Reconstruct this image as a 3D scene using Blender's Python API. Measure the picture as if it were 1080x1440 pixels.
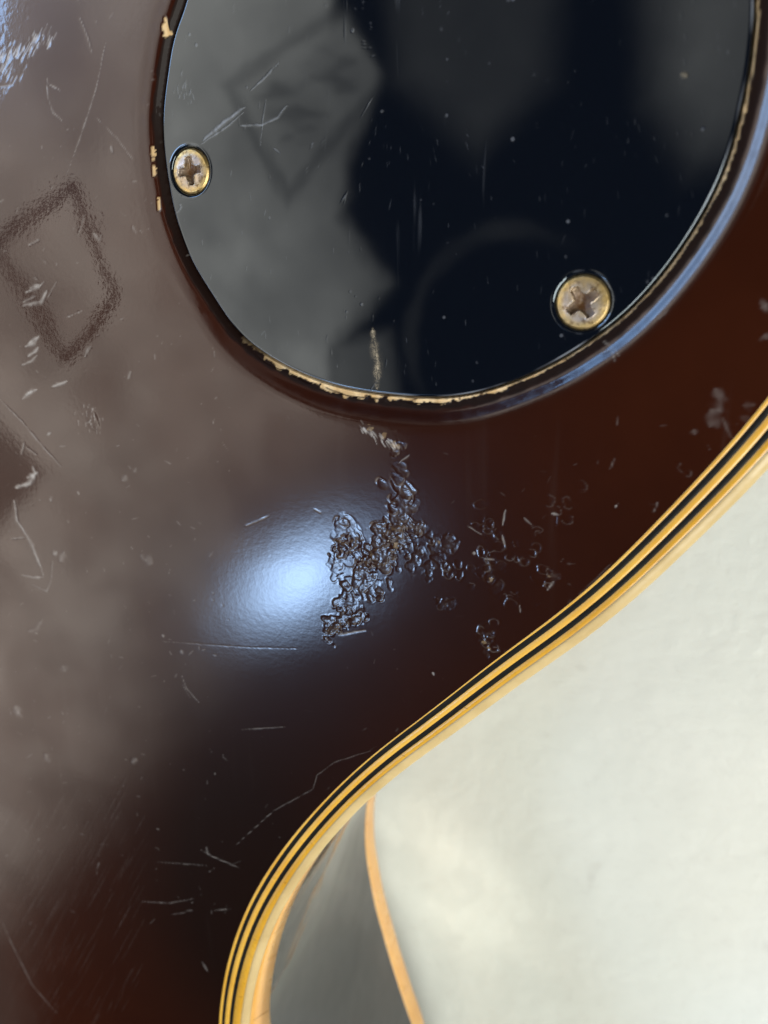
import bpy, bmesh, math
import numpy as np
from mathutils import Matrix, Vector

for o in list(bpy.data.objects):
    bpy.data.objects.remove(o, do_unlink=True)
S = bpy.context.scene
COL = S.collection
MM = 0.000727          # one drawing unit is 0.727 mm: the body comes out 48 mm thick
rng = np.random.default_rng(7)

# ------------------------------------------------------------------ camera
# back of the guitar lies in the plane z = 0, camera 80 mm above it, tilted
CAM_H = 110.0
FOC = 1130.0
right = Vector((0.91724827, 0.0, -0.39831596))
up = Vector((-0.10852963, 0.96216394, -0.24992374))
back = Vector((0.38324525, 0.2724712, 0.88254321))
cd = bpy.data.cameras.new('camera')
cam = bpy.data.objects.new('camera', cd)
COL.objects.link(cam)
m = Matrix((right, up, back)).transposed().to_4x4()
m.translation = Vector((0, 0, CAM_H * MM))
cam.matrix_world = m
cd.sensor_fit = 'HORIZONTAL'
cd.sensor_width = 36.0
cd.lens = 36.0 * FOC / 1080.0
cd.clip_start = 0.005
cd.clip_end = 50.0
cd.dof.use_dof = True
cd.dof.focus_distance = 0.092
cd.dof.aperture_fstop = 34.0
S.camera = cam

# ------------------------------------------------------------------ world and view
W = bpy.data.worlds.new('World')
S.world = W
W.use_nodes = True
bg = W.node_tree.nodes['Background']
bg.inputs[0].default_value = (0.9, 0.95, 1.0, 1)
bg.inputs[1].default_value = 0.006
S.view_settings.view_transform = 'Standard'
S.view_settings.look = 'None'
S.view_settings.exposure = 0.0
S.view_settings.gamma = 1.0
S.view_settings.use_curve_mapping = False

# ------------------------------------------------------------------ lamps
def area_lamp(name, loc, size, radiance, color, target=(0, 0, 0), shape='RECTANGLE', roll=0.0):
    l = bpy.data.lights.new(name, 'AREA')
    l.shape = shape
    l.size, l.size_y = size
    a = size[0] * size[1] * (math.pi / 4 if shape == 'ELLIPSE' else 1)
    l.energy = radiance * a * math.pi * 1.0
    l.color = color
    o = bpy.data.objects.new(name, l)
    COL.objects.link(o)
    o.location = loc
    d = Vector(target) - Vector(loc)
    q = d.to_track_quat('-Z', 'Y')
    o.rotation_euler = (q.to_matrix() @ Matrix.Rotation(roll, 3, 'Z')).to_euler()
    return o

def lamp_pattern(l, build):
    l.use_nodes = True
    nt = l.node_tree
    nt.nodes.clear()
    out = nt.nodes.new('ShaderNodeOutputLight')
    em = nt.nodes.new('ShaderNodeEmission')
    nt.links.new(em.outputs[0], out.inputs[0])
    geo = nt.nodes.new('ShaderNodeNewGeometry')
    sep = nt.nodes.new('ShaderNodeSeparateXYZ')
    nt.links.new(geo.outputs['Position'], sep.inputs[0])
    cmb = nt.nodes.new('ShaderNodeCombineXYZ')
    nt.links.new(sep.outputs[0], cmb.inputs[0])
    nt.links.new(sep.outputs[1], cmb.inputs[1])
    cmb.inputs[2].default_value = 1.0
    build(nt, cmb.outputs[0], em)

def mth(nt, op, a, b=None, c=None):
    n = nt.nodes.new('ShaderNodeMath')
    n.operation = op
    for i, v in enumerate((a, b, c)):
        if v is None:
            continue
        if isinstance(v, (int, float)):
            n.inputs[i].default_value = v
        else:
            nt.links.new(v, n.inputs[i])
    return n.outputs[0]

def sstep(nt, x, e0, e1, v0=0.0, v1=1.0):
    n = nt.nodes.new('ShaderNodeMapRange')
    n.interpolation_type = 'SMOOTHSTEP'
    nt.links.new(x, n.inputs[0])
    for i, v in enumerate((e0, e1, v0, v1)):
        n.inputs[i + 1].default_value = v
    return n.outputs[0]

def poly_sdf(nt, vec, pts):
    """signed distance like value of a convex polygon, negative inside"""
    p = np.array(pts)
    c = p.mean(0)
    cur = None
    for i in range(len(p)):
        a, b = p[i], p[(i + 1) % len(p)]
        n = np.array([b[1] - a[1], a[0] - b[0]])
        n /= np.linalg.norm(n)
        if n @ (c - a) > 0:
            n = -n
        dn = nt.nodes.new('ShaderNodeVectorMath')
        dn.operation = 'DOT_PRODUCT'
        nt.links.new(vec, dn.inputs[0])
        dn.inputs[1].default_value = (n[0], n[1], -float(n @ a))
        v = dn.outputs['Value']
        cur = v if cur is None else mth(nt, 'MAXIMUM', cur, v)
    return cur

# the pale ceiling and far wall of the room, seen mirrored in lacquer and cover plate
def ceiling_pattern(nt, vec, em):
    nz = nt.nodes.new('ShaderNodeTexNoise')
    nz.inputs['Scale'].default_value = 3.2
    nz.inputs['Detail'].default_value = 3
    nt.links.new(vec, nz.inputs['Vector'])
    wob = mth(nt, 'MULTIPLY_ADD', nz.outputs[0], 0.06, -0.03)
    def lit(pts, soft=0.012, level=1.0, w=1.0):
        d = poly_sdf(nt, vec, pts)
        return sstep(nt, mth(nt, 'ADD', d, mth(nt, 'MULTIPLY', wob, w)), -soft, soft, level, 0.0)
    v = lit([(-1.85, 0.95), (-0.60, 0.75), (-0.632, 0.17), (-0.62, -0.30), (-0.9, -2.3), (-2.4, -2.3)], 0.02)
    v = mth(nt, 'MAXIMUM', v, lit([(-0.90, -0.17), (-0.64, -0.17), (-0.53, -0.25), (-0.55, -0.36), (-0.9, -0.9)], 0.05))
    v = mth(nt, 'MAXIMUM', v, lit([(-0.83, 0.317), (-0.625, 0.41), (-0.563, 0.322), (-0.66, 0.10), (-0.80, 0.10)], 0.018, 1.0, 0.2))
    v = mth(nt, 'MAXIMUM', v, lit([(-0.66, 0.14), (-0.548, 0.0), (-0.652, -0.11), (-0.80, -0.02)], 0.022, 1.0, 0.3))
    v = mth(nt, 'MAXIMUM', v, lit([(-0.66, -0.09), (-0.545, -0.075), (-0.525, -0.20), (-0.535, -0.30), (-0.68, -0.30)], 0.02, 0.5, 0.4))
    # it ends gradually towards the photographer's side
    edge = poly_sdf(nt, vec, [(-0.47, -0.22), (-1.75, -1.78), (-3.5, -2.5), (-3.0, 2.0), (-0.5, 2.0)])
    v = mth(nt, 'MULTIPLY', v, sstep(nt, edge, -0.40, 0.14, 1.0, 0.0))
    card = poly_sdf(nt, vec, [(-0.83, 0.317), (-0.625, 0.41), (-0.563, 0.322), (-0.73, 0.163)])
    v = mth(nt, 'MULTIPLY', v, sstep(nt, card, -0.06, 0.006, 0.80, 1.0))
    ring = mth(nt, 'ABSOLUTE', mth(nt, 'ADD', card, -0.012))
    v = mth(nt, 'MULTIPLY', v, sstep(nt, ring, 0.002, 0.018, 0.62, 1.0))
    nf = nt.nodes.new('ShaderNodeTexNoise'); nf.inputs['Scale'].default_value = 34; nf.inputs['Detail'].default_value = 2
    mp = nt.nodes.new('ShaderNodeMapping'); mp.inputs['Rotation'].default_value = (0, 0, 0.62); mp.inputs['Scale'].default_value = (0.45, 1.3, 1)
    nt.links.new(vec, mp.inputs[0]); nt.links.new(mp.outputs[0], nf.inputs['Vector'])
    incard = sstep(nt, card, -0.03, -0.01, 1.0, 0.0)
    rows = mth(nt, 'MULTIPLY', incard, sstep(nt, nf.outputs[0], 0.45, 0.65, 0.0, 0.38))
    v = mth(nt, 'MULTIPLY', v, mth(nt, 'SUBTRACT', 1.0, rows))
    dia = poly_sdf(nt, vec, [(-1.207, 0.189), (-1.122, -0.027), (-1.277, -0.151), (-1.433, 0.079)])
    ring = mth(nt, 'ABSOLUTE', dia)
    v = mth(nt, 'MULTIPLY', v, sstep(nt, ring, 0.006, 0.013, 0.0, 1.0))
    tri = poly_sdf(nt, vec, [(-1.752, -0.111), (-1.345, -0.394), (-1.741, -0.742), (-2.117, -0.739)])
    v = mth(nt, 'MULTIPLY', v, sstep(nt, tri, -0.03, 0.02, 0.28, 1.0))
    v = mth(nt, 'MAXIMUM', v, lit([(-1.62, -1.72), (-2.5, -1.4), (-2.5, -2.4), (-1.8, -2.4)], 0.14, 0.12))
    grey = poly_sdf(nt, vec, [(-0.225, 0.60), (0.10, 0.60), (0.05, 0.16), (-0.10, 0.131), (-0.18, 0.234)])
    g = sstep(nt, mth(nt, 'ADD', grey, wob), -0.10, 0.02, 0.30, 0.0)
    v = mth(nt, 'MAXIMUM', v, g)
    brown = poly_sdf(nt, vec, [(-0.569, 0.55), (-0.282, 0.52), (-0.283, 0.283), (-0.398, 0.172), (-0.544, 0.306)])
    g = sstep(nt, mth(nt, 'ADD', brown, wob), -0.05, 0.03, 0.10, 0.0)
    v = mth(nt, 'MAXIMUM', v, g)
    sp = nt.nodes.new('ShaderNodeSeparateXYZ'); nt.links.new(vec, sp.inputs[0])
    dx = mth(nt, 'ADD', sp.outputs[0], 0.34); dy = mth(nt, 'ADD', sp.outputs[1], 0.09)
    rr = mth(nt, 'SQRT', mth(nt, 'ADD', mth(nt, 'MULTIPLY', dx, dx), mth(nt, 'MULTIPLY', dy, dy)))
    arc = sstep(nt, mth(nt, 'ABSOLUTE', mth(nt, 'ADD', rr, -0.17)), 0.0, 0.020, 0.055, 0.0)
    v = mth(nt, 'MAXIMUM', v, mth(nt, 'MULTIPLY', arc, sstep(nt, mth(nt, 'SUBTRACT', dy, dx), 0.0, 0.2)))
    n2 = nt.nodes.new('ShaderNodeTexNoise'); n2.inputs['Scale'].default_value = 7.5; n2.inputs['Detail'].default_value = 3
    nt.links.new(vec, n2.inputs['Vector'])
    v = mth(nt, 'MULTIPLY', v, sstep(nt, nz.outputs[0], 0.3, 0.7, 0.60, 1.15))
    v = mth(nt, 'MULTIPLY', v, sstep(nt, n2.outputs[0], 0.3, 0.7, 0.85, 1.12))
    nt.links.new(v, em.inputs['Strength'])

CEIL = area_lamp('ceiling_light', (-1.05, -0.65, 1.2), (2.5, 3.2), 2.75, (1.0, 0.90, 0.79), (-1.05, -0.65, 0))
lamp_pattern(CEIL.data, ceiling_pattern)
# small cool lamp whose glow sits on the lacquer, and the daylight window on the left
GLOW = (-0.730, -0.550)
def glow_pattern(nt, vec, em):
    # a frosted lamp: hot in the middle, fading to its rim
    sp = nt.nodes.new('ShaderNodeSeparateXYZ'); nt.links.new(vec, sp.inputs[0])
    dx = mth(nt, 'ADD', sp.outputs[0], -GLOW[0]); dy = mth(nt, 'ADD', sp.outputs[1], -GLOW[1])
    ca, sa = math.cos(0.6), math.sin(0.6)
    u = mth(nt, 'ADD', mth(nt, 'MULTIPLY', dx, ca / 0.130), mth(nt, 'MULTIPLY', dy, sa / 0.130))
    v = mth(nt, 'ADD', mth(nt, 'MULTIPLY', dx, -sa / 0.062), mth(nt, 'MULTIPLY', dy, ca / 0.062))
    r = mth(nt, 'SQRT', mth(nt, 'ADD', mth(nt, 'MULTIPLY', u, u), mth(nt, 'MULTIPLY', v, v)))
    core = mth(nt, 'EXPONENT', mth(nt, 'MULTIPLY', mth(nt, 'MULTIPLY', r, r), -0.8))
    tail = mth(nt, 'MULTIPLY', mth(nt, 'EXPONENT', mth(nt, 'MULTIPLY', r, -1.5)), 0.16)
    nt.links.new(mth(nt, 'ADD', core, tail), em.inputs['Strength'])
gl = area_lamp('cool_lamp', (GLOW[0], GLOW[1], 1.195), (0.75, 0.75), 32.0, (0.42, 0.64, 1.0), (GLOW[0], GLOW[1], 0))
lamp_pattern(gl.data, glow_pattern)
win = area_lamp('window_light', (-2.09, 1.15, 1.20), (1.1, 1.4), 12.5, (0.29, 0.55, 1.0), (-0.06, 0, 0))
def window_pattern(nt, vec, em):
    geo = nt.nodes.new('ShaderNodeNewGeometry'); sp = nt.nodes.new('ShaderNodeSeparateXYZ')
    nt.links.new(geo.outputs['Position'], sp.inputs[0])
    nt.links.new(sstep(nt, sp.outputs[2], 1.0, 1.75), em.inputs['Strength'])
lamp_pattern(win.data, window_pattern)
area_lamp('room_light', (1.3, -0.9, 1.25), (1.6, 1.2), 10.9, (0.98, 1.0, 0.94), (0, -0.1, 0))

# added spot, stands in for light the guitar's side reflects onto the table
sl = bpy.data.lights.new('caustic_stand_in', 'SPOT')
sl.energy = 26.0; sl.color = (1.0, 0.94, 0.82); sl.spot_size = math.radians(3.4); sl.spot_blend = 1.0; sl.shadow_soft_size = 0.004
so = bpy.data.objects.new('caustic_stand_in', sl); COL.objects.link(so)
so.location = (0.50, -0.35, 0.55)
so.rotation_euler = (Vector((-0.051, -0.126, -0.060)) - Vector(so.location)).to_track_quat('-Z', 'Y').to_euler()
sl.use_nodes = True
nt_ = sl.node_tree; em_ = nt_.nodes['Emission']
tc_ = nt_.nodes.new('ShaderNodeTexCoord')
nn_ = nt_.nodes.new('ShaderNodeTexNoise'); nn_.inputs['Scale'].default_value = 240; nn_.inputs['Detail'].default_value = 3; nn_.inputs['Distortion'].default_value = 0.8
nt_.links.new(tc_.outputs['Normal'], nn_.inputs['Vector'])
nt_.links.new(sstep(nt_, nn_.outputs[0], 0.40, 0.72, 0.05, 1.0), em_.inputs['Strength'])

# ------------------------------------------------------------------ helpers
_R = np.array(right); _U = np.array(up); _B = np.array(back)
def on_plane(px, py, z=0.0):
    """a traced point of the outline, laid on the plane z (mm)"""
    d = _R * (px - 540) - _U * (py - 720) - _B * FOC
    t = (z - CAM_H) / d[2]
    return np.array([d[0] * t, d[1] * t])

def spline(P, n, closed=False):
    P = np.asarray(P, float)
    k = len(P)
    if closed:
        Q = np.vstack([P[-1], P, P[0], P[1]]); segs = k
    else:
        Q = np.vstack([2 * P[0] - P[1], P, 2 * P[-1] - P[-2]]); segs = k - 1
    out = []
    for i in range(segs):
        p0, p1, p2, p3 = Q[i:i + 4]
        t0 = 0; t1 = np.linalg.norm(p1 - p0) ** .5; t2 = t1 + np.linalg.norm(p2 - p1) ** .5; t3 = t2 + np.linalg.norm(p3 - p2) ** .5
        t = np.linspace(t1, t2, 24, endpoint=False)[:, None]
        A1 = (t1 - t) / (t1 - t0) * p0 + (t - t0) / (t1 - t0) * p1
        A2 = (t2 - t) / (t2 - t1) * p1 + (t - t1) / (t2 - t1) * p2
        A3 = (t3 - t) / (t3 - t2) * p2 + (t - t2) / (t3 - t2) * p3
        B1 = (t2 - t) / (t2 - t0) * A1 + (t - t0) / (t2 - t0) * A2
        B2 = (t3 - t) / (t3 - t1) * A2 + (t - t1) / (t3 - t1) * A3
        out.append((t2 - t) / (t2 - t1) * B1 + (t - t1) / (t2 - t1) * B2)
    out = np.vstack(out + ([] if closed else [P[-1:]]))
    if closed:
        out = np.vstack([out, out[:1]])
    L = np.concatenate([[0], np.cumsum(np.linalg.norm(np.diff(out, axis=0), axis=1))])
    s = np.linspace(0, L[-1], n, endpoint=not closed)
    return np.stack([np.interp(s, L, out[:, i]) for i in range(2)], 1)

def smooth_closed(P, it):
    for _ in range(it):
        P = 0.25 * np.roll(P, 1, 0) + 0.5 * P + 0.25 * np.roll(P, -1, 0)
    return P

def make_mesh(name, V, F, mat, parent=None, smooth=True, attrs=None):
    """V (n,3) in mm, F (m,4) or list of polygons"""
    me = bpy.data.meshes.new(name)
    V = np.asarray(V, np.float32) * MM
    if isinstance(F, np.ndarray):
        k = F.shape[1]
        me.vertices.add(len(V)); me.vertices.foreach_set('co', V.ravel())
        me.loops.add(F.size); me.loops.foreach_set('vertex_index', F.ravel().astype(np.int32))
        me.polygons.add(len(F))
        me.polygons.foreach_set('loop_start', np.arange(0, F.size, k, dtype=np.int32))
        me.polygons.foreach_set('loop_total', np.full(len(F), k, np.int32))
        me.update(calc_edges=True)
        me.validate()
    else:
        me.from_pydata(V.tolist(), [], F); me.update()
    if smooth:
        me.polygons.foreach_set('use_smooth', np.ones(len(me.polygons), bool))
    for an, av in (attrs or {}).items():
        a = me.attributes.new(an, 'FLOAT', 'POINT')
        a.data.foreach_set('value', np.asarray(av, np.float32).ravel())
    me.materials.append(mat)
    o = bpy.data.objects.new(name, me)
    COL.objects.link(o)
    if parent:
        o.parent = parent
    return o

def grid_faces(nr, nc, wrap=False):
    i = np.arange(nr - 1)[:, None]; j = np.arange(nc if wrap else nc - 1)[None, :]
    j2 = (j + 1) % nc
    return np.stack([i * nc + j, i * nc + j2, (i + 1) * nc + j2, (i + 1) * nc + j], -1).reshape(-1, 4)

def normals2(P):
    t = np.roll(P, -1, 0) - np.roll(P, 1, 0)
    t /= np.linalg.norm(t, axis=1)[:, None]
    return np.stack([t[:, 1], -t[:, 0]], 1)

def sweep(name, P, Nn, prof, mat, parent):
    """prof: list of (offset array or float, z) around the closed line P"""
    V = []
    for w, z, *sh in prof:
        w = np.broadcast_to(np.asarray(w, float), (len(P),))
        q = P + Nn * w[:, None]
        if sh:
            q = q + np.column_stack([FRONT_DX * sh[0], 0 * FRONT_DX])
        zz = np.broadcast_to(np.asarray(z, float), (len(P),))
        V.append(np.column_stack([q, zz]))
    F = grid_faces(len(prof), len(P), wrap=True)[:, ::-1]
    return make_mesh(name, np.vstack(V), F, mat, parent)

def inside(poly, X, Y):
    """even-odd test on a tensor grid, X (nx), Y (ny) -> (ny,nx) bool"""
    res = np.zeros((len(Y), len(X)), bool)
    a = poly; b = np.roll(poly, -1, 0)
    for r, y in enumerate(Y):
        m_ = (a[:, 1] > y) != (b[:, 1] > y)
        xs = a[m_, 0] + (y - a[m_, 1]) / (b[m_, 1] - a[m_, 1]) * (b[m_, 0] - a[m_, 0])
        res[r] = (np.searchsorted(np.sort(xs), X) % 2) == 1
    return res

def ss(x, a, b):
    t = np.clip((x - a) / (b - a), 0, 1)
    return t * t * (3 - 2 * t)

def vnoise(X, Y, cell, seed):
    """smooth value noise at the points X, Y (same shape), about -1..1"""
    r = np.random.default_rng(seed)
    T = r.uniform(-1, 1, (256, 256))
    u = X / cell + 1000; v = Y / cell + 1000
    iu = np.floor(u).astype(int); iv = np.floor(v).astype(int)
    fu = u - iu; fv = v - iv
    fu = fu * fu * (3 - 2 * fu); fv = fv * fv * (3 - 2 * fv)
    g = lambda a_, b_: T[a_ % 256, b_ % 256]
    return (g(iu, iv) * (1 - fu) + g(iu + 1, iv) * fu) * (1 - fv) + (g(iu, iv + 1) * (1 - fu) + g(iu + 1, iv + 1) * fu) * fv

# ------------------------------------------------------------------ materials
def new_mat(name):
    mt = bpy.data.materials.new(name)
    mt.use_nodes = True
    return mt, mt.node_tree, mt.node_tree.nodes['Principled BSDF']

def tex_noise(nt, scale, detail=4, rough=0.6, vec=None, mapscale=None, rot=0.0):
    n = nt.nodes.new('ShaderNodeTexNoise')
    n.inputs['Scale'].default_value = scale
    n.inputs['Detail'].default_value = detail
    n.inputs['Roughness'].default_value = rough
    if vec is None:
        tc = nt.nodes.new('ShaderNodeTexCoord'); vec = tc.outputs['Object']
    if mapscale:
        mp = nt.nodes.new('ShaderNodeMapping')
        mp.inputs['Scale'].default_value = mapscale
        mp.inputs['Rotation'].default_value = (0, 0, rot)
        nt.links.new(vec, mp.inputs[0]); vec = mp.outputs[0]
    nt.links.new(vec, n.inputs['Vector'])
    return n.outputs[0]

def mix(nt, f, a, b):
    n = nt.nodes.new('ShaderNodeMix'); n.data_type = 'RGBA'
    for sock, v in ((n.inputs[0], f), (n.inputs[6], a), (n.inputs[7], b)):
        if isinstance(v, (tuple, list)):
            sock.default_value = (*v, 1)
        elif isinstance(v, (int, float)):
            sock.default_value = v
        else:
            nt.links.new(v, sock)
    return n.outputs[2]

def attr(nt, name):
    n = nt.nodes.new('ShaderNodeAttribute'); n.attribute_name = name
    return n.outputs['Fac']

def bump(nt, h, dist, strength=1.0, prev=None):
    n = nt.nodes.new('ShaderNodeBump')
    n.inputs['Distance'].default_value = dist
    n.inputs['Strength'].default_value = strength
    nt.links.new(h, n.inputs['Height'])
    if prev is not None:
        nt.links.new(prev, n.inputs['Normal'])
    return n.outputs[0]

def scratches(nt, scale, rot, stretch, lo, hi):
    v = tex_noise(nt, scale, 3, 0.55, None, (1, stretch, 1), rot)
    return sstep(nt, v, lo, hi)

def lacquer_mat():
    mt, nt, bs = new_mat('worn_brown_lacquer')
    burst, bare, scuff, rec = attr(nt, 'burst'), attr(nt, 'bare'), attr(nt, 'scuff'), attr(nt, 'recess')
    blotch = sstep(nt, tex_noise(nt, 38, 4), 0.35, 0.7)
    red = mix(nt, blotch, (0.023, 0.0046, 0.0015), (0.030, 0.0064, 0.0021))
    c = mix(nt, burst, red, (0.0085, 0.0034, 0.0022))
    sc1 = scratches(nt, 260, 0.55, 0.06, 0.60, 0.78)
    sc2 = scratches(nt, 330, -0.9, 0.05, 0.66, 0.82)
    fine = mth(nt, 'MULTIPLY', mth(nt, 'MAXIMUM', sc1, sc2), sstep(nt, tex_noise(nt, 16, 3), 0.45, 0.75, 0.04, 0.30))
    tot = mth(nt, 'MINIMUM', mth(nt, 'ADD', scuff, mth(nt, 'MULTIPLY', fine, 0.25)), 1.0)
    c = mix(nt, mth(nt, 'MULTIPLY', tot, 0.72), c, (0.46, 0.42, 0.39))
    grain = tex_noise(nt, 700, 3, 0.6, None, (1, 0.25, 1), 0.4)
    wood = mix(nt, sstep(nt, grain, 0.35, 0.65), (0.50, 0.33, 0.16), (0.68, 0.50, 0.29))
    wood = mix(nt, sstep(nt, tex_noise(nt, 900, 2), 0.58, 0.72), wood, (0.12, 0.07, 0.035))
    c = mix(nt, bare, c, wood)
    nt.links.new(c, bs.inputs['Base Color'])
    r = mth(nt, 'ADD', mth(nt, 'MULTIPLY', scuff, 0.25), mth(nt, 'MULTIPLY', bare, 0.3))
    r = mth(nt, 'ADD', r, mth(nt, 'MULTIPLY', rec, 0.25))
    nt.links.new(mth(nt, 'ADD', r, 0.30), bs.inputs['Roughness'])
    bs.inputs['Specular IOR Level'].default_value = 0.09
    nt.links.new(mth(nt, 'MAXIMUM', mth(nt, 'MULTIPLY_ADD', mth(nt, 'ADD', bare, rec), -0.75, 0.8), 0.03), bs.inputs['Coat Weight'])
    haze = sstep(nt, tex_noise(nt, 22, 4), 0.35, 0.75, 0.02, 0.055)
    haze = mth(nt, 'ADD', haze, mth(nt, 'MULTIPLY', attr(nt, 'dull'), 0.17))
    nt.links.new(mth(nt, 'ADD', haze, mth(nt, 'MULTIPLY', tot, 0.25)), bs.inputs['Coat Roughness'])
    b = bump(nt, tex_noise(nt, 210, 3), 0.00004, 0.09)
    b = bump(nt, tex_noise(nt, 1500, 2), 0.00002, 0.22, b)
    b = bump(nt, fine, -0.00003, 0.5, b)
    nt.links.new(b, bs.inputs['Normal']); nt.links.new(b, bs.inputs['Coat Normal'])
    return mt

def side_mat():
    mt, nt, bs = new_mat('dark_side_lacquer')
    c = mix(nt, sstep(nt, tex_noise(nt, 30, 4), 0.4, 0.7), (0.006, 0.004, 0.0035), (0.014, 0.008, 0.006))
    nt.links.new(c, bs.inputs['Base Color'])
    nt.links.new(sstep(nt, tex_noise(nt, 60, 4), 0.35, 0.7, 0.05, 0.14), bs.inputs['Roughness'])
    bs.inputs['Specular IOR Level'].default_value = 0.35
    bs.inputs['Coat Weight'].default_value = 0.5
    bs.inputs['Coat Roughness'].default_value = 0.06
    b = bump(nt, tex_noise(nt, 40, 3), 0.0009, 0.5)
    nt.links.new(b, bs.inputs['Normal']); nt.links.new(b, bs.inputs['Coat Normal'])
    return mt

def plastic_mat():
    mt, nt, bs = new_mat('black_cover_plastic')
    scuff = attr(nt, 'scuff'); warm = attr(nt, 'warm')
    tc = nt.nodes.new('ShaderNodeTexCoord')
    vo = nt.nodes.new('ShaderNodeTexVoronoi')
    vo.inputs['Scale'].default_value = 620
    nt.links.new(tc.outputs['Object'], vo.inputs['Vector'])
    speck = sstep(nt, vo.outputs['Distance'], 0.06, 0.16, 1.0, 0.0)
    speck = mth(nt, 'MULTIPLY', speck, sstep(nt, tex_noise(nt, 300, 3), 0.55, 0.68))
    st = mth(nt, 'MAXIMUM', scratches(nt, 520, 0.12, 0.10, 0.68, 0.82), scratches(nt, 620, -0.7, 0.08, 0.70, 0.82))
    st = mth(nt, 'MULTIPLY', st, sstep(nt, tex_noise(nt, 26, 3), 0.42, 0.72, 0.05, 0.5))
    fine = mth(nt, 'MAXIMUM', mth(nt, 'MULTIPLY', speck, 0.6), st)
    tot = mth(nt, 'MINIMUM', mth(nt, 'ADD', scuff, mth(nt, 'MULTIPLY', fine, 0.6)), 1.0)
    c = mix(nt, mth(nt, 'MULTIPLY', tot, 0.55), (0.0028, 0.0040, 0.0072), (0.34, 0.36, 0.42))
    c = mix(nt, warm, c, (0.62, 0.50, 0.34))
    nt.links.new(c, bs.inputs['Base Color'])
    rr = sstep(nt, tex_noise(nt, 30, 4), 0.35, 0.75, 0.02, 0.05)
    nt.links.new(mth(nt, 'ADD', rr, mth(nt, 'MULTIPLY', mth(nt, 'ADD', tot, warm), 0.3)), bs.inputs['Roughness'])
    bs.inputs['Specular IOR Level'].default_value = 0.75
    bs.inputs['Specular Tint'].default_value = (0.80, 0.92, 1.0, 1)
    b = bump(nt, tex_noise(nt, 120, 2), 0.00006, 0.25)
    b = bump(nt, fine, -0.00003, 0.4, b)
    nt.links.new(b, bs.inputs['Normal'])
    return mt

def binding_mat(name, a, b_, rough=0.25, coat=0.5, dirt=0.0, bumpd=0.00002):
    mt, nt, bs = new_mat(name)
    c = mix(nt, sstep(nt, tex_noise(nt, 120, 4), 0.3, 0.7), a, b_)
    if dirt:
        d = sstep(nt, tex_noise(nt, 420, 4, 0.7), 0.60, 0.78, 0.0, dirt)
        c = mix(nt, d, c, (0.10, 0.06, 0.025))
    nt.links.new(c, bs.inputs['Base Color'])
    nt.links.new(sstep(nt, tex_noise(nt, 200, 3), 0.3, 0.7, rough * 0.8, rough * 1.3), bs.inputs['Roughness'])
    bs.inputs['Coat Weight'].default_value = coat
    bs.inputs['Coat Roughness'].default_value = 0.12
    b = bump(nt, tex_noise(nt, 1400, 3), bumpd, 0.6)
    nt.links.new(b, bs.inputs['Normal'])
    return mt

def table_mat():
    mt, nt, bs = new_mat('off_white_table')
    c = mix(nt, sstep(nt, tex_noise(nt, 14, 5), 0.35, 0.7), (0.68, 0.70, 0.645), (0.76, 0.78, 0.725))
    c = mix(nt, sstep(nt, tex_noise(nt, 5, 3), 0.45, 0.7, 0.0, 0.5), c, (0.70, 0.655, 0.585))
    c = mix(nt, sstep(nt, tex_noise(nt, 85, 2), 0.68, 0.76, 0.0, 0.30), c, (0.50, 0.48, 0.43))
    c = mix(nt, sstep(nt, tex_noise(nt, 420, 4, 0.7), 0.5, 0.75, 0.0, 0.25), c, (0.60, 0.59, 0.54))
    nt.links.new(c, bs.inputs['Base Color'])
    bs.inputs['Roughness'].default_value = 0.45
    b = bump(nt, tex_noise(nt, 160, 5), 0.0006, 0.5)
    nt.links.new(b, bs.inputs['Normal'])
    return mt

def brass_mat():
    mt, nt, bs = new_mat('worn_brass')
    dirt, worn = attr(nt, 'dirt'), attr(nt, 'worn')
    n1 = tex_noise(nt, 900, 4, 0.65)
    c = mix(nt, sstep(nt, n1, 0.35, 0.7), (0.60, 0.41, 0.15), (0.47, 0.35, 0.19))
    w = mth(nt, 'MINIMUM', mth(nt, 'MULTIPLY', worn, sstep(nt, tex_noise(nt, 500, 3), 0.3, 0.55, 0.55, 1.0)), 1.0)
    c = mix(nt, w, c, (0.46, 0.39, 0.34))
    c = mix(nt, dirt, c, (0.09, 0.040, 0.013))
    c = mix(nt, sstep(nt, tex_noise(nt, 1600, 3), 0.50, 0.68, 0.0, 0.75), c, (0.17, 0.10, 0.045))
    nt.links.new(c, bs.inputs['Base Color'])
    nt.links.new(mth(nt, 'MULTIPLY_ADD', dirt, -0.8, 0.92), bs.inputs['Metallic'])
    nt.links.new(sstep(nt, n1, 0.3, 0.7, 0.38, 0.55), bs.inputs['Roughness'])
    b = bump(nt, tex_noise(nt, 2600, 3), 0.00004, 0.6)
    nt.links.new(b, bs.inputs['Normal'])
    return mt

M_LAC = lacquer_mat()
M_SIDE = side_mat()
M_PLATE = plastic_mat()
M_CREAM = binding_mat('amber_cream_binding', (0.66, 0.33, 0.036), (0.74, 0.42, 0.065), 0.3, 0.3, 0.18)
M_AMBER = binding_mat('amber_binding', (0.56, 0.27, 0.018), (0.64, 0.34, 0.035), 0.3, 0.3, 0.22)
M_WORN = binding_mat('worn_ivory_binding', (0.46, 0.32, 0.13), (0.56, 0.41, 0.19), 0.5, 0.1, 0.22, 0.00006)
M_SIDEB = binding_mat('amber_side_binding', (0.66, 0.31, 0.06), (0.74, 0.39, 0.095), 0.3, 0.5, 0.18)
M_BLACK = binding_mat('black_binding', (0.004, 0.0036, 0.0030), (0.008, 0.007, 0.005), 0.5, 0.0)
M_BLACK.node_tree.nodes['Principled BSDF'].inputs['Specular IOR Level'].default_value = 0.15
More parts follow.
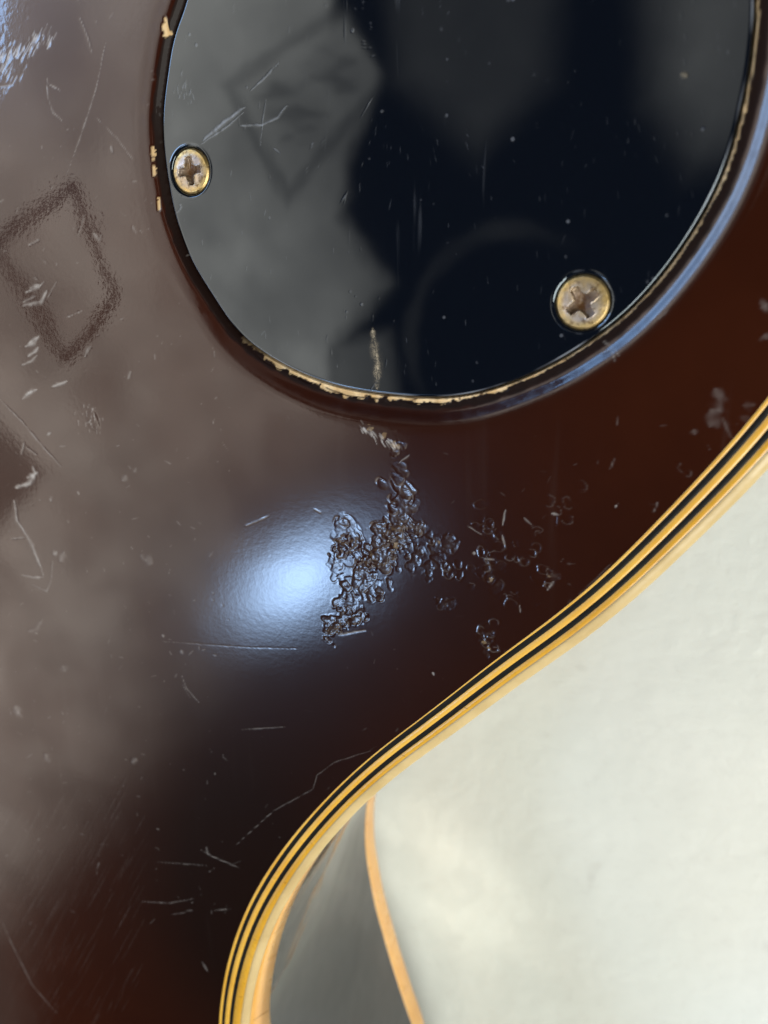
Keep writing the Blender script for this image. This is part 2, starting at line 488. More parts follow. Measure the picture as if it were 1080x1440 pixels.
M_CRACK = binding_mat('dark_crack', (0.16, 0.07, 0.015), (0.22, 0.10, 0.02), 0.7, 0.0)
M_TABLE = table_mat()
M_BRASS = brass_mat()

# ------------------------------------------------------------------ table
THICK = 66.5
TZ = -THICK - 16.0
n_t = 41
gx, gy = np.meshgrid(np.linspace(-900, 900, n_t), np.linspace(-900, 900, n_t))
tab = make_mesh('table', np.column_stack([gx.ravel(), gy.ravel(), np.full(gx.size, TZ)]), grid_faces(n_t, n_t), M_TABLE)
tab['kind'] = 'structure'

# ------------------------------------------------------------------ guitar
guitar = bpy.data.objects.new('electric_guitar', None)
COL.objects.link(guitar)
guitar['label'] = 'dark brown electric guitar lying face down, worn back with striped amber binding'
guitar['category'] = 'guitar'

# inner edge of the binding: the traced stretch, then round the rest of the body (mm)
I_px = [(1078, 562), (998.5, 654), (925, 731.5), (852, 805), (782.6, 864), (713, 915), (640, 972), (602, 1002),
        (524.4, 1061), (455, 1126), (390, 1203.7), (345, 1281), (318.7, 1358.5), (308.5, 1423.7)]
Ip = [on_plane(*p) for p in I_px]
rest_waist = [(-86.6, -156.5), (-85.6, -166.5), (-82.8, -178.5), (-78.5, -191.5), (-73, -205), (-69, -214.5), (-60, -242), (-67, -285),
              (-105, -310), (-150, -318), (-200, -330), (-260, -330), (-312, -300), (-330, -250), (-322, -195), (-308, -140),
              (-303, -85), (-308, -25), (-318, 35), (-318, 95), (-295, 150), (-240, 195), (-170, 216), (-100, 213),
              (-35, 190), (8, 150), (28, 105), (31, 62), (20, 20)]
I_line = spline(np.vstack([Ip, rest_waist]), 2600, closed=True)
I_line = smooth_closed(I_line, 110)
area = 0.5 * np.sum(I_line[:, 0] * np.roll(I_line[:, 1], -1) - np.roll(I_line[:, 0], -1) * I_line[:, 1])
if area < 0:
    I_line = I_line[::-1].copy()
Nn = normals2(I_line)
# widths of the plies change a little on their way along the edge
yk = I_line[:, 1]
vis = (I_line[:, 0] > -90)
bott = np.where(vis, ss(-yk, 80, 150), 0.7)
midk = np.exp(-((yk + 66) / 24) ** 2) * vis
wav = 0.05 * vnoise(yk, I_line[:, 0], 18, 3)
w1 = 0.50 + 0.12 * bott - 0.30 * midk + wav
w2 = w1 + 0.84 - 0.06 * bott + 0.5 * wav
w3 = w2 + 0.98 + 0.09 * bott
w4 = w3 + 0.78 + 0.10 * bott + 0.6 * wav
w5 = w4 + 0.85 + 0.97 * bott
w6 = w5 + 1.45 + 0.35 * (1 - bott)
O_off = w6

# the front face is cut a little differently from the back at the waist
O_xy = I_line + Nn * w6[:, None]
fy = np.array([-232, -222, -210, -199.8, -184, -167.5, -151.6, -144, -136, -122, -108])
fx = np.array([0, 0, -62.9, -66.8, -71.9, -76.5, -79.2, -79.5, -79.0, -76.0, 0])
zone = vis & (O_xy[:, 1] < -108) & (O_xy[:, 1] > -222)
target = np.interp(O_xy[:, 1], fy[2:10], fx[2:10])
FRONT_DX = np.where(zone, (target - O_xy[:, 0]) * ss(O_xy[:, 1], -222, -211) * (1 - ss(O_xy[:, 1], -128, -110)), 0)
for _ in range(60):
    FRONT_DX = 0.25 * np.roll(FRONT_DX, 1) + 0.5 * FRONT_DX + 0.25 * np.roll(FRONT_DX, -1)

def ply(name, a, b, z, mat):
    e = 0.05
    return sweep(name, I_line, Nn, [(a, -0.5), (a, z - e), (a + e, z), (0.5 * (a + b), z), (b - e, z), (b, z - e), (b, -0.5)], mat, guitar)
p = ply('binding_strip', np.zeros(len(yk)), w1, 0.06, M_CREAM); p['label'] = 'thin cream innermost binding strip'
p = ply('binding_strip', w1, w2, 0.03, M_BLACK); p['label'] = 'inner black binding strip'
p = ply('binding_strip', w2, w3, 0.06, M_CREAM); p['label'] = 'amber cream strip between the two black ones'
p = ply('binding_strip', w3, w4, 0.03, M_BLACK); p['label'] = 'outer black binding strip'
AMB = p = ply('binding_strip', w4, w5 + 0.1, 0.05, M_AMBER); p['label'] = 'amber outermost binding strip'
# rubbed, rounded edge
prof = [(w5 - 0.02, -0.3)]
for a in np.linspace(0, math.pi / 2, 9):
    prof.append((w5 + 0.04 + (w6 - w5 - 0.04) * math.sin(a), 0.06 - 1.5 * (1 - math.cos(a))))
p = sweep('binding_edge', I_line, Nn, prof + [(w6 - 0.3, -1.5)], M_WORN, guitar); p['label'] = 'pale rubbed rounded binding edge'
p = sweep('side_binding', I_line, Nn, [(w6 - 0.5, -1.42), (w6 - 0.02, -1.47), (w6 - 0.02, -9.9), (w6 - 0.5, -9.95)], M_SIDEB, guitar)
p['label'] = 'amber binding band on the side with fine cracks'
SB = p
body_side = sweep('side', I_line, Nn, [(w6 - 0.12, -9.7, 0.0), (w6 - 0.10, -18, 0.15), (w6 - 0.10, -32, 0.43), (w6 - 0.10, -46, 0.72), (w6 - 0.12, -60.5, 1.0)], M_SIDE, guitar)
body_side['label'] = 'dark glossy side of the body at the waist'
p = sweep('front_binding', I_line, Nn, [(w6 - 0.5, -60.1, 1.0), (w6 - 0.02, -60.2, 1.0), (w6, -60.4, 1.0), (w6, -65.7, 1.0), (w6 - 0.2, -66.2, 1.0), (w6 - 0.7, -66.5, 1.0), (w6 - 3.5, -66.5, 1.0)], M_SIDEB, guitar)
# arched front, resting on the table
outl = I_line[::6] + Nn[::6] * (O_off[::6] - 3.4)[:, None] + np.column_stack([FRONT_DX[::6], 0 * FRONT_DX[::6]])
cen = np.array([-150.0, -40.0])
V = []
for k, s_ in enumerate(np.linspace(1, 0.02, 24)):
    zz = -THICK - 15.9 * (1 - s_ ** 2.2) ** 1.4 if s_ < 1 else -THICK + 0.02
    V.append(np.column_stack([cen + (outl - cen) * s_, np.full(len(outl), zz)]))
make_mesh('arched_front', np.vstack(V), grid_faces(24, len(outl), wrap=True), M_SIDE, guitar)


# ------------------------------------------------------------------ cover plate outline
PZ = -0.85
plate_px = [(262, 0), (244, 53), (235, 105), (229, 155), (229, 194), (236, 250), (247, 305), (267, 361), (295, 409), (337.6, 468.5),
            (393, 509), (469.6, 541), (563, 556), (635.7, 557), (700, 543), (790, 502.6), (884, 434), (961, 341), (1016, 238.5),
            (1046, 128), (1056, 64), (1060, 0)]
Pp = [on_plane(px, py, PZ) for px, py in plate_px]
P_line = spline(np.vstack([Pp, [(-6, 46), (-15, 64), (-30, 77), (-48, 80), (-63, 72), (-73, 57)]]), 1800, closed=True)
P_line = smooth_closed(P_line, 60)
PC = np.array([-45.0, 30.0])
pa = np.arctan2(P_line[:, 1] - PC[1], P_line[:, 0] - PC[0]); pr = np.linalg.norm(P_line - PC, axis=1)
o_ = np.argsort(pa); pa = pa[o_]; pr = pr[o_]
pa3 = np.concatenate([pa - 2 * np.pi, pa, pa + 2 * np.pi]); pr3 = np.concatenate([pr] * 3)
def plate_R(th):
    return np.interp(th, pa3, pr3)
def plate_slope(th):
    e = 0.02
    return (plate_R(th + e) - plate_R(th - e)) / (2 * e)
def plate_d(X, Y):
    dx, dy = X - PC[0], Y - PC[1]
    r = np.hypot(dx, dy); th = np.arctan2(dy, dx)
    R = plate_R(th)
    return (r - R) / np.sqrt(1 + (plate_slope(th) / R) ** 2), th

# ------------------------------------------------------------------ the back: a fine relief
def axis(spec):
    out = [spec[0][0]]
    for a, b, st in spec:
        k = max(1, int(round((b - a) / st)))
        out += list(np.linspace(a, b, k + 1)[1:])
    return np.array(out)
AX = axis([(-345, -170, 2.0), (-170, -70, 0.24), (-70, -22, 0.14), (-22, 26, 0.24), (26, 44, 2.0)])
AY = axis([(-345, -190, 2.0), (-190, -78, 0.24), (-78, -8, 0.14), (-8, 52, 0.24), (52, 232, 2.0)])
GX, GY = np.meshgrid(AX, AY)
Hh = np.zeros_like(GX); BARE = np.zeros_like(GX); SCUFF = np.zeros_like(GX)
keep_poly = I_line + Nn * 0.32
keep_poly_out = I_line + Nn * 1.6

def window(cx0, cx1, cy0, cy1):
    i0, i1 = np.searchsorted(AX, [cx0, cx1]); j0, j1 = np.searchsorted(AY, [cy0, cy1])
    return slice(j0, j1), slice(i0, i1)

dP, thP = plate_d(GX, GY)
# recess round the cover: gap, ledge, hollow slope, rounded lip
wob = 0.5 * vnoise(np.cos(thP) * 30, np.sin(thP) * 30, 6.0, 5) 
dn = dP + 0.35 * wob * ss(dP, 0.4, 1.2)
kx = np.array([-50, 0.18, 0.34, 0.75, 1.2, 1.9, 2.5, 3.0, 3.5, 4.0, 4.6, 5.4, 900])
kz = np.array([-2.4, -2.4, -1.20, -1.14, -1.12, -1.00, -0.72, -0.42, -0.20, -0.08, -0.02, 0, 0])
leftw = ss(-np.cos(thP + 0.25), -0.25, 0.85)
lx = np.array([-50, 0.18, 0.34, 0.75, 1.0, 1.3, 1.7, 2.3, 3.2, 4.2, 5.0, 5.4, 900])
lz = np.array([-2.4, -2.4, -1.10, -0.80, -0.50, -0.24, -0.12, -0.075, -0.05, -0.012, 0.0, 0, 0])
def recess(dd):
    return np.interp(dd, kx, kz) * (1 - leftw) + np.interp(dd, lx, lz) * leftw
Hh += recess(dn)
# soften the knots of that profile
near = (np.abs(dP - 2.5) < 4)
acc = np.zeros_like(Hh)
for o_s in np.linspace(-0.55, 0.55, 11):
    acc += recess(dn + o_s) / 11
bl = ss(dn, 0.8, 1.5)
Hh = acc * bl + Hh * (1 - bl)
# very slight unevenness of the lacquer sheet
Hh += 0.020 * vnoise(GX, GY, 17, 11) + 0.006 * vnoise(GX, GY, 5, 12)
# slow hollow towards the waist: buffing
fall = np.hypot(GX + 60, GY + 55)

# bare wood along the recess edge
pxang = lambda px, py: math.atan2(on_plane(px, py)[1] - PC[1], on_plane(px, py)[0] - PC[0])
nA = vnoise(np.cos(thP) * 50, np.sin(thP) * 50, 3.0, 21); nB = vnoise(GX, GY, 0.45, 22); nC = vnoise(GX, GY, 1.3, 23)
aL = pxang(390, 516); aR = pxang(720, 560); aRR = pxang(1000, 300)
arc_bottom = ss(thP, aL - 0.25, aL + 0.12) * (1 - ss(thP, aR - 0.05, aR + 0.05))
wid = 0.70 + 0.75 * arc_bottom * (0.75 + 0.5 * nA) - 0.30 + 0.25 * nC
b1 = arc_bottom * (1 - ss(dP - wid - 0.25 * nB - 0.25 * nC, 0.0, 0.10)) * ss(dP, 0.10, 0.2)
crackline = np.exp(-((dP - 0.95 - 0.3 * nA - 0.12 * nC) / 0.09) ** 2) * arc_bottom * ss(nA + 0.4 * nC, -0.35, 0.0)
b1 *= 1 - np.clip(crackline * 1.3, 0, 1)
arc_right = ss(thP, aR - 0.1, aR + 0.05) * (1 - ss(thP, aRR + 0.9, aRR + 1.2))
b2 = arc_right * (1 - ss(dP - 0.50 - 0.10 * nB - 0.10 * nA, 0.0, 0.1)) * ss(dP, 0.05, 0.15)
arc_left = 1 - ss(np.abs(thP + 2.95), 0.28, 0.34)
b3 = np.zeros_like(b1)
for px, py, rx, ry in [(237, 45, .45, 1.5), (219, 215, .35, 1.2), (221, 240, .3, .9), (228, 290, .2, 1.3)]:
    c0 = on_plane(px, py, -0.9)
    w_ = window(c0[0] - 3, c0[0] + 3, c0[1] - 4, c0[1] + 4)
    q = np.hypot((GX[w_] - c0[0]) / rx, (GY[w_] - c0[1]) / ry) + 0.5 * vnoise(GX[w_], GY[w_], 0.33, 24) + 0.35 * nC[w_]
    b3[w_] = np.maximum(b3[w_], 1 - ss(q, 0.85, 1.05))
BARE = np.clip(b1 + b2 * 0.9 + b3, 0, 1)
Hh -= 0.16 * BARE * (dP > 0.5) + 0.25 * crackline
Hh += 0.03 * nB * (dP > 0.3) * (1 - ss(dP, 1.0, 1.8)) * (arc_bottom * 0.9 + 0.1)

# scratches, dents, blisters
def seg_dist(X, Y, pts):
    best = np.full(X.shape, 1e9); along = np.zeros(X.shape)
    L = np.concatenate([[0], np.cumsum(np.linalg.norm(np.diff(pts, axis=0), axis=1))])
    for i in range(len(pts) - 1):
        a, b = pts[i], pts[i + 1]
        ab = b - a
        t = np.clip(((X - a[0]) * ab[0] + (Y - a[1]) * ab[1]) / (ab @ ab), 0, 1)
        d = np.hypot(X - a[0] - t * ab[0], Y - a[1] - t * ab[1])
        u = d < best
        best = np.where(u, d, best); along = np.where(u, (L[i] + t * np.linalg.norm(ab)) / L[-1], along)
    return best, along

def scratch(pxs, width=0.12, amount=0.8, depth=0.02, taper=True, rough=0.5, z=0.0):
    pts = np.array([on_plane(x, y, z) for x, y in pxs])
    mg = 1.5
    w_ = window(pts[:, 0].min() - mg, pts[:, 0].max() + mg, pts[:, 1].min() - mg, pts[:, 1].max() + mg)
    X, Y = GX[w_], GY[w_]
    if X.size == 0:
        return
    X = X + 0.10 * rough * vnoise(X, Y, 0.8, 31); Y = Y + 0.10 * rough * vnoise(X, Y, 0.8, 32)
    d, t = seg_dist(X, Y, pts)
    wd = width * (np.sqrt(np.clip(4 * t * (1 - t), 0.02, 1)) if taper else 1) * (1 + rough * vnoise(X, Y, 0.7, 33))
    k = np.exp(-(d / np.maximum(wd, 0.03)) ** 2) * np.clip(0.75 + rough * vnoise(X, Y, 0.9, 34), 0, 1)
    SCUFF[w_] = np.clip(SCUFF[w_] + amount * k, 0, 1)
    Hh[w_] -= depth * k

def dent(c, r, dep, ridge, wdt, a0, span, ecc=1.0, rot=0.0, light=0.0, flake=False):
    mg = r * 1.9 + 0.6
    w_ = window(c[0] - mg, c[0] + mg, c[1] - mg, c[1] + mg)
    X, Y = GX[w_] - c[0], GY[w_] - c[1]
    if X.size == 0:
        return
    X = X + 0.22 * r * vnoise(GX[w_], GY[w_], r * 0.9, 41); Y = Y + 0.22 * r * vnoise(GX[w_], GY[w_], r * 0.9, 42)
    cr, sr = math.cos(rot), math.sin(rot)
    u = (X * cr + Y * sr) * ecc; v = (-X * sr + Y * cr) / ecc
    q = np.hypot(u, v); th = np.arctan2(v, u)
    da = np.abs((th - a0 + np.pi) % (2 * np.pi) - np.pi)
    arc = 1 - ss(da, span * 0.7, span)
    k = np.exp(-((q - r) / wdt) ** 2) * arc
    tilt = 0.35 + 0.65 * np.clip(0.5 + 0.5 * np.cos(th - a0), 0, 1) ** 1.5
    if flake:
        Hh[w_] -= 1.9 * dep * (1 - ss(q, r * 0.82, r * 1.04)) * tilt
    else:
        Hh[w_] += ridge * k - dep * np.clip(1 - (q / r) ** 2, 0, 1) ** 0.7
    if light:
        SCUFF[w_] = np.clip(SCUFF[w_] + light * k, 0, 1)

# overlapping rounded blisters, scalloped where they meet: (centre px, spread px, count, radius, strength)
clusters = [((563, 672), (5, 16), 7, (0.6, 1.3), 0.5), ((566, 712), (14, 16), 18, (0.5, 1.3), 0.8), ((556, 746), (16, 16), 40, (0.3, 1.1), 1.2),
            ((536, 780), (15, 20), 60, (0.3, 1.1), 1.3), ((512, 818), (14, 13), 38, (0.3, 1.0), 1.1), ((492, 848), (10, 10), 18, (0.4, 1.0), 0.9), ((574, 782), (9, 18), 12, (0.4, 1.0), 0.7),
            ((490, 764), (15, 18), 16, (0.6, 1.6), 0.55), ((478, 800), (8, 12), 8, (0.6, 1.3), 0.6), ((466, 882), (8, 12), 22, (0.3, 1.0), 1.2),
            ((497, 868), (16, 8), 20, (0.3, 0.9), 1.0), ((618, 766), (12, 14), 18, (0.4, 1.2), 0.6), ((603, 800), (9, 8), 6, (0.4, 1.0), 0.5),
            ((626, 850), (9, 6), 9, (0.3, 1.0), 0.6), ((692, 752), (8, 12), 7, (0.3, 0.9), 0.4), ((693, 815), (8, 18), 12, (0.4, 1.0), 0.45),
            ((682, 898), (8, 12), 11, (0.3, 0.8), 0.6), ((770, 805), (5, 7), 6, (0.4, 0.9), 0.55), ((558, 630), (9, 7), 12, (0.3, 0.7), 0.7)]
DMG = np.zeros_like(GX); LIP = np.zeros_like(GX)
for (cx, cy), (sx, sy), cnt, (r0, r1), stg in clusters:
    for _ in range(cnt):
        c0 = on_plane(cx + sx * rng.normal() * 0.8, cy + sy * rng.normal() * 0.8)
        r = rng.uniform(r0, r1); dep = 0.070 * stg * rng.uniform(0.35, 1.2); a0 = rng.uniform(-3.14, 3.14)
        w_ = window(c0[0] - 2.2 * r, c0[0] + 2.2 * r, c0[1] - 2.2 * r, c0[1] + 2.2 * r)
        Xd = GX[w_] - c0[0] + 0.38 * r * vnoise(GX[w_], GY[w_], r * 0.9, 41); Yd = GY[w_] - c0[1] + 0.38 * r * vnoise(GX[w_], GY[w_], r * 0.9, 42)
        ro = rng.uniform(0, 3.14); ec = rng.uniform(0.68, 1.45)
        u_ = (Xd * math.cos(ro) + Yd * math.sin(ro)) * ec; v_ = (-Xd * math.sin(ro) + Yd * math.cos(ro)) / ec
        q = np.hypot(u_, v_) / r; th = np.arctan2(v_, u_)
        lean = 0.55 + 0.45 * np.cos(th - a0)
        DMG[w_] = np.maximum(DMG[w_], dep * np.clip(1 - q ** 2.6, 0, 1) * (0.55 + 0.45 * lean * np.clip(q * 1.4, 0, 1)))
        LIP[w_] = np.maximum(LIP[w_], dep * 0.42 * np.exp(-((q - 1.03) / 0.13) ** 2) * lean)
Hh += LIP * (DMG < 0.012) - DMG + 0.018 * ss(DMG, 0.01, 0.04) * vnoise(GX, GY, 0.33, 95)
SCUFF = np.clip(SCUFF + 7.0 * LIP * (DMG < 0.012) * np.clip(vnoise(GX, GY, 0.6, 93), 0, 1), 0, 1)
# single crescents and rings scattered around it
for (cx, cy), (sx, sy), cnt, (r0, r1), stg in [((563, 690), (10, 22), 6, (0.7, 1.3), 0.6), ((600, 740), (22, 22), 7, (0.5, 1.0), 0.5), ((690, 770), (16, 36), 16, (0.5, 1.0), 0.55),
        ((745, 775), (24, 22), 8, (0.4, 0.8), 0.45), ((785, 715), (14, 14), 5, (0.5, 0.9), 0.5), ((817, 683), (3, 3), 2, (0.5, 0.9), 0.5), ((965, 665), (4, 6), 2, (0.5, 0.9), 0.4),
        ((715, 850), (20, 30), 8, (0.4, 0.9), 0.4), ((650, 800), (18, 30), 8, (0.4, 0.9), 0.5), ((770, 805), (10, 12), 6, (0.4, 0.9), 0.7), ((480, 745), (20, 20), 5, (0.7, 1.3), 0.5),
        ((690, 900), (12, 16), 7, (0.4, 0.8), 0.6)]:
    for _ in range(cnt):
        px, py = cx + sx * rng.normal() * 0.75, cy + sy * rng.normal() * 0.75
        dent(on_plane(px, py), rng.uniform(r0, r1), 0.03 * stg * rng.uniform(0.0, 1.2), 0.10 * stg * rng.uniform(0.4, 1.1), rng.uniform(0.06, 0.10),
             rng.uniform(-3.14, 3.14), rng.uniform(1.0, 3.0), rng.uniform(0.75, 1.3), rng.uniform(0, 3.14), 0.30 * stg * rng.uniform(0, 1))
# torn lacquer in the middle of the damage
for (px, py), (rx, ry), dep in [((533, 780), (1.5, 3.6), 0.10), ((556, 748), (1.2, 2.0), 0.08), ((470, 884), (1.0, 1.7), 0.11), ((500, 872), (0.8, 2.0), 0.09), ((484, 770), (1.6, 2.2), 0.05)]:
    c0 = on_plane(px, py)
    w_ = window(c0[0] - 8, c0[0] + 8, c0[1] - 8, c0[1] + 8)
    X, Y = GX[w_] - c0[0], GY[w_] - c0[1]
    u = X * 0.86 + Y * 0.5; v = -X * 0.5 + Y * 0.86
    q = np.hypot(v / rx, u / ry) + 0.45 * vnoise(GX[w_], GY[w_], 0.9, 51) + 0.25 * vnoise(GX[w_], GY[w_], 0.4, 52)
    k = 1 - ss(q, 0.8, 1.0)
    Hh[w_] += -dep * k + 0.04 * np.exp(-((q - 1.0) / 0.09) ** 2)
    Hh[w_] += 0.04 * k * vnoise(GX[w_], GY[w_], 0.5, 53)
    fleck = k * ss(vnoise(GX[w_], GY[w_], 0.6, 54), 0.25, 0.6)
    BARE[w_] = np.clip(BARE[w_] + 0.07 * fleck, 0, 1)
for px, py, r in [(553, 625, .55), (520, 602, .5), (690, 815, .35), (772, 810, .3), (680, 903, .45), (688, 912, .3), (556, 768, .5), (618, 762, .3), (540, 612, .5), (560, 628, .4)]:
    c0 = on_plane(px, py)
    w_ = window(c0[0] - 2, c0[0] + 2, c0[1] - 2, c0[1] + 2)
    q = np.hypot(GX[w_] - c0[0], GY[w_] - c0[1]) / r + 0.7 * 1.0 * vnoise(GX[w_], GY[w_], 0.28, 55)
    BARE[w_] = np.clip(BARE[w_] + 0.22 * (1 - ss(q, 0.6, 1.0)), 0, 1)
# rubbed streak below the cover
for k in range(26):
    t = rng.uniform(0, 1)
    px, py = 505 + 50 * t + rng.normal() * 3, 597 + 28 * t + rng.normal() * 3
    scratch([(px, py), (px + rng.uniform(3, 9), py + rng.uniform(4, 12))], 0.10, 0.8, 0.02)

# marks traced one by one (photo: left side)
for pl, w_, am in [
    ([(0, 562), (30, 592), (60, 628), (88, 658)], 0.16, 0.45),
    ([(20, 702), (24, 732), (42, 760), (58, 800), (62, 812)], 0.30, 0.75), ([(62, 812), (46, 812), (30, 808)], 0.22, 0.6),
    ([(75, 780), (80, 776)], 0.4, 0.7), ([(74, 785), (72, 815), (66, 832), (45, 822)], 0.18, 0.35), ([(14, 758), (35, 756)], 0.22, 0.4),
    ([(22, 686), (42, 680), (50, 668), (46, 655)], 0.42, 0.8), ([(38, 672), (54, 664)], 0.35, 0.7), ([(30, 640), (34, 622)], 0.2, 0.6), ([(36, 628), (52, 640)], 0.15, 0.4),
    ([(30, 430), (58, 424), (66, 408)], 0.28, 0.8), ([(34, 412), (54, 404), (62, 396)], 0.2, 0.7), ([(32, 425), (50, 416)], 0.25, 0.7), ([(42, 405), (56, 400)], 0.2, .6),
    ([(34, 488), (48, 482), (55, 472)], 0.28, 0.75), ([(38, 502), (50, 494), (54, 488)], 0.25, 0.7), ([(30, 514), (44, 508), (52, 500)], 0.2, 0.65), ([(40, 483), (52, 474)], .2, .6),
    ([(72, 544), (84, 540), (95, 536)], 0.22, 0.8), ([(31, 562), (40, 552), (52, 548)], 0.28, 0.7), ([(36, 556), (46, 550)], 0.3, 0.6), ([(92, 447), (116, 437)], 0.1, 0.5),
    ([(119, 502), (128, 486)], 0.25, 0.7), ([(180, 533), (184, 522)], 0.25, 0.5), ([(66, 612), (72, 608)], 0.2, 0.6),
    ([(112, 25), (122, 50), (130, 76)], 0.09, 0.5), ([(148, 60), (135, 125), (112, 195), (94, 245)], 0.09, 0.42), ([(66, 110), (66, 135), (74, 158), (90, 172)], 0.10, 0.5), ([(68, 118), (86, 128)], 0.1, 0.5),
    ([(135, 165), (165, 195), (192, 232)], 0.07, 0.35), ([(0, 122), (20, 118)], 0.15, 0.4), ([(80, 395), (66, 420)], 0.1, .3), ([(120, 300), (108, 336)], 0.08, .35),
    ([(132, 328), (140, 338), (142, 330)], 0.2, 0.5), ([(40, 345), (56, 336)], 0.2, 0.5), ([(186, 318), (192, 330)], 0.2, .35), ([(155, 205), (158, 214)], 0.2, .45),
    ([(255, 948), (262, 968), (280, 988)], 0.12, 0.6), ([(256, 962), (268, 982)], 0.1, 0.4), ([(254, 914), (258, 920)], 0.25, 0.5), ([(228, 892), (231, 896)], 0.2, 0.5),
    ([(0, 1290), (15, 1325), (45, 1385), (80, 1425)], 0.14, 0.40), ([(200, 1268), (240, 1270), (272, 1264)], 0.10, 0.32), ([(220, 1212), (290, 1217)], 0.09, 0.3),
    ([(282, 1195), (300, 1205), (340, 1222)], 0.14, 0.42), ([(290, 1190), (292, 1202)], 0.2, 0.4), ([(240, 1286), (262, 1283)], 0.1, 0.25), ([(300, 1280), (325, 1278)], 0.1, 0.3),
    ([(284, 1352), (292, 1366)], 0.25, 0.35), ([(340, 1026), (402, 1022)], 0.10, 0.35), ([(228, 902), (345, 910), (420, 912)], 0.07, 0.22),
    ([(330, 1190), (385, 1140), (440, 1110), (446, 1090), (470, 1072), (520, 1056)], 0.06, 0.30), ([(345, 740), (380, 725)], 0.1, 0.45), ([(440, 715), (452, 722)], 0.1, 0.4),
    ([(22, 992), (26, 1004)], 0.8, 0.30), ([(18, 1000), (32, 1008)], 0.6, .25), ([(62, 1060), (70, 1072)], 0.7, 0.2), ([(88, 936), (92, 944)], 0.8, 0.3), ([(184, 1072), (192, 1066)], .5, .3),
    ([(60, 870), (52, 884), (40, 888)], 0.4, 0.15), ([(204, 786), (214, 792)], .7, .22), ([(198, 780), (206, 790)], .5, .2), ([(90, 776), (84, 790)], .5, .25),
    ([(172, 676), (178, 668)], .5, .25), ([(188, 664), (192, 658)], .3, .2), ([(108, 690), (112, 696)], .2, .5), ([(70, 700), (72, 706)], .25, .8),
    ([(1006, 545), (1012, 560), (1014, 580)], 0.5, 0.20), ([(1000, 575), (1006, 590), (998, 600)], 0.8, 0.16), ([(1015, 585), (1022, 602), (1028, 616)], 0.3, 0.14),
    ([(1070, 432), (1080, 428)], 0.7, 0.25), ([(1075, 470), (1080, 476)], .7, .2), ([(975, 604), (978, 612)], 0.3, 0.14), ([(1045, 570), (1062, 570)], 0.4, 0.15), ([(1052, 585), (1048, 594)], .6, .12),
    ([(860, 490), (845, 480)], 0.12, 0.5), ([(866, 512), (858, 492), (840, 500)], 0.10, 0.4), ([(870, 500), (858, 486)], 0.1, 0.4), ([(925, 450), (940, 436)], .1, .25),
    ([(858, 660), (866, 640)], 0.1, 0.2), ([(925, 706), (918, 722)], 0.10, 0.3), ([(815, 835), (840, 812), (862, 790)], 0.06, 0.2), ([(658, 740), (678, 752)], 0.12, 0.6),
    ([(711, 716), (706, 740)], 0.14, 0.6), ([(706, 752), (710, 768)], 0.14, 0.65), ([(736, 728), (748, 738)], 0.12, 0.5), ([(776, 722), (786, 724)], 0.15, 0.6), ([(770, 830), (778, 818)], 0.14, 0.6),
    ([(682, 786), (696, 787)], 0.12, 0.6), ([(608, 945), (610, 950)], 0.16, 0.8), ([(866, 711), (868, 712)], 0.2, 0.8), ([(666, 780), (667, 776)], 0.18, 0.7),
    ([(475, 893), (515, 886)], 0.16, 0.65), ([(730, 850), (732, 862)], 0.1, 0.4), ([(708, 930), (718, 918)], .1, .3), ([(560, 652), (575, 640)], .1, .4)]:
    scratch(pl, w_, am, 0.012 + 0.03 * w_)
# brushed scuffs, upper left
for k in range(70):
    t = rng.uniform(0, 1)
    px, py = 70 - 75 * t + rng.normal() * 8, 42 + 42 * t + rng.normal() * 7
    ln = rng.uniform(5, 20)
    scratch([(px, py), (px - 0.45 * ln, py + ln)], rng.uniform(.08, .16), rng.uniform(.3, .85), 0.012)
for k in range(60):
    px, py = 8 + rng.normal() * 14, 86 + rng.normal() * 16
    ln = rng.uniform(6, 18)
    scratch([(px, py), (px - 0.55 * ln, py + ln)], rng.uniform(.07, .14), rng.uniform(.2, .6), 0.01)
# fine parallel lines, lower left, and scattered nicks everywhere
for k in range(150):
    px, py = rng.uniform(-10, 190), rng.uniform(1150, 1460)
    ln = rng.uniform(15, 60)
    scratch([(px, py), (px + 0.55 * ln, py - ln)], 0.08, rng.uniform(.02, .08), 0.005)
for k in range(330):
    px, py = rng.uniform(-10, 330), rng.uniform(-10, 1300)
    ln = abs(rng.normal()) * 5 + 0.8
    a = rng.uniform(0, 3.14)
    scratch([(px, py), (px + ln * math.cos(a), py + ln * math.sin(a))], rng.uniform(.06, .14), rng.uniform(.06, .34), 0.008)
for k in range(120):
    px, py = rng.uniform(330, 1080), rng.uniform(560, 1300)
    ln = abs(rng.normal()) * 6 + 1
    a = rng.uniform(0, 3.14)
    scratch([(px, py), (px + ln * math.cos(a), py + ln * math.sin(a))], rng.uniform(.06, .12), rng.uniform(.03, .14), 0.006)
# small dent that catches the window
dent(on_plane(131, 592), 1.6, 0.05, 0.0, 0.3, 0, 3, 1.3, 0.5)
for k in range(30):
    px, py = 130 + rng.normal() * 9, 592 + rng.normal() * 12
    scratch([(px, py), (px + rng.uniform(-3, 3), py + rng.uniform(3, 9))], 0.08, 0.35, 0.01)

# darker stain of the burst along the waist
def blob(px, py, rx, ry):
    c0 = on_plane(px, py)
    return np.exp(-(((GX - c0[0]) / rx) ** 2 + ((GY - c0[1]) / ry) ** 2))
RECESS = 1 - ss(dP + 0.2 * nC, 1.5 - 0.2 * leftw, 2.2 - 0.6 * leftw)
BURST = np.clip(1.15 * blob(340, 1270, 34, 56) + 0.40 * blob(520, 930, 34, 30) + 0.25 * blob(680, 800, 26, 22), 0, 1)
BURST = np.maximum(BURST, RECESS)  # the recess walls take the same dark colour
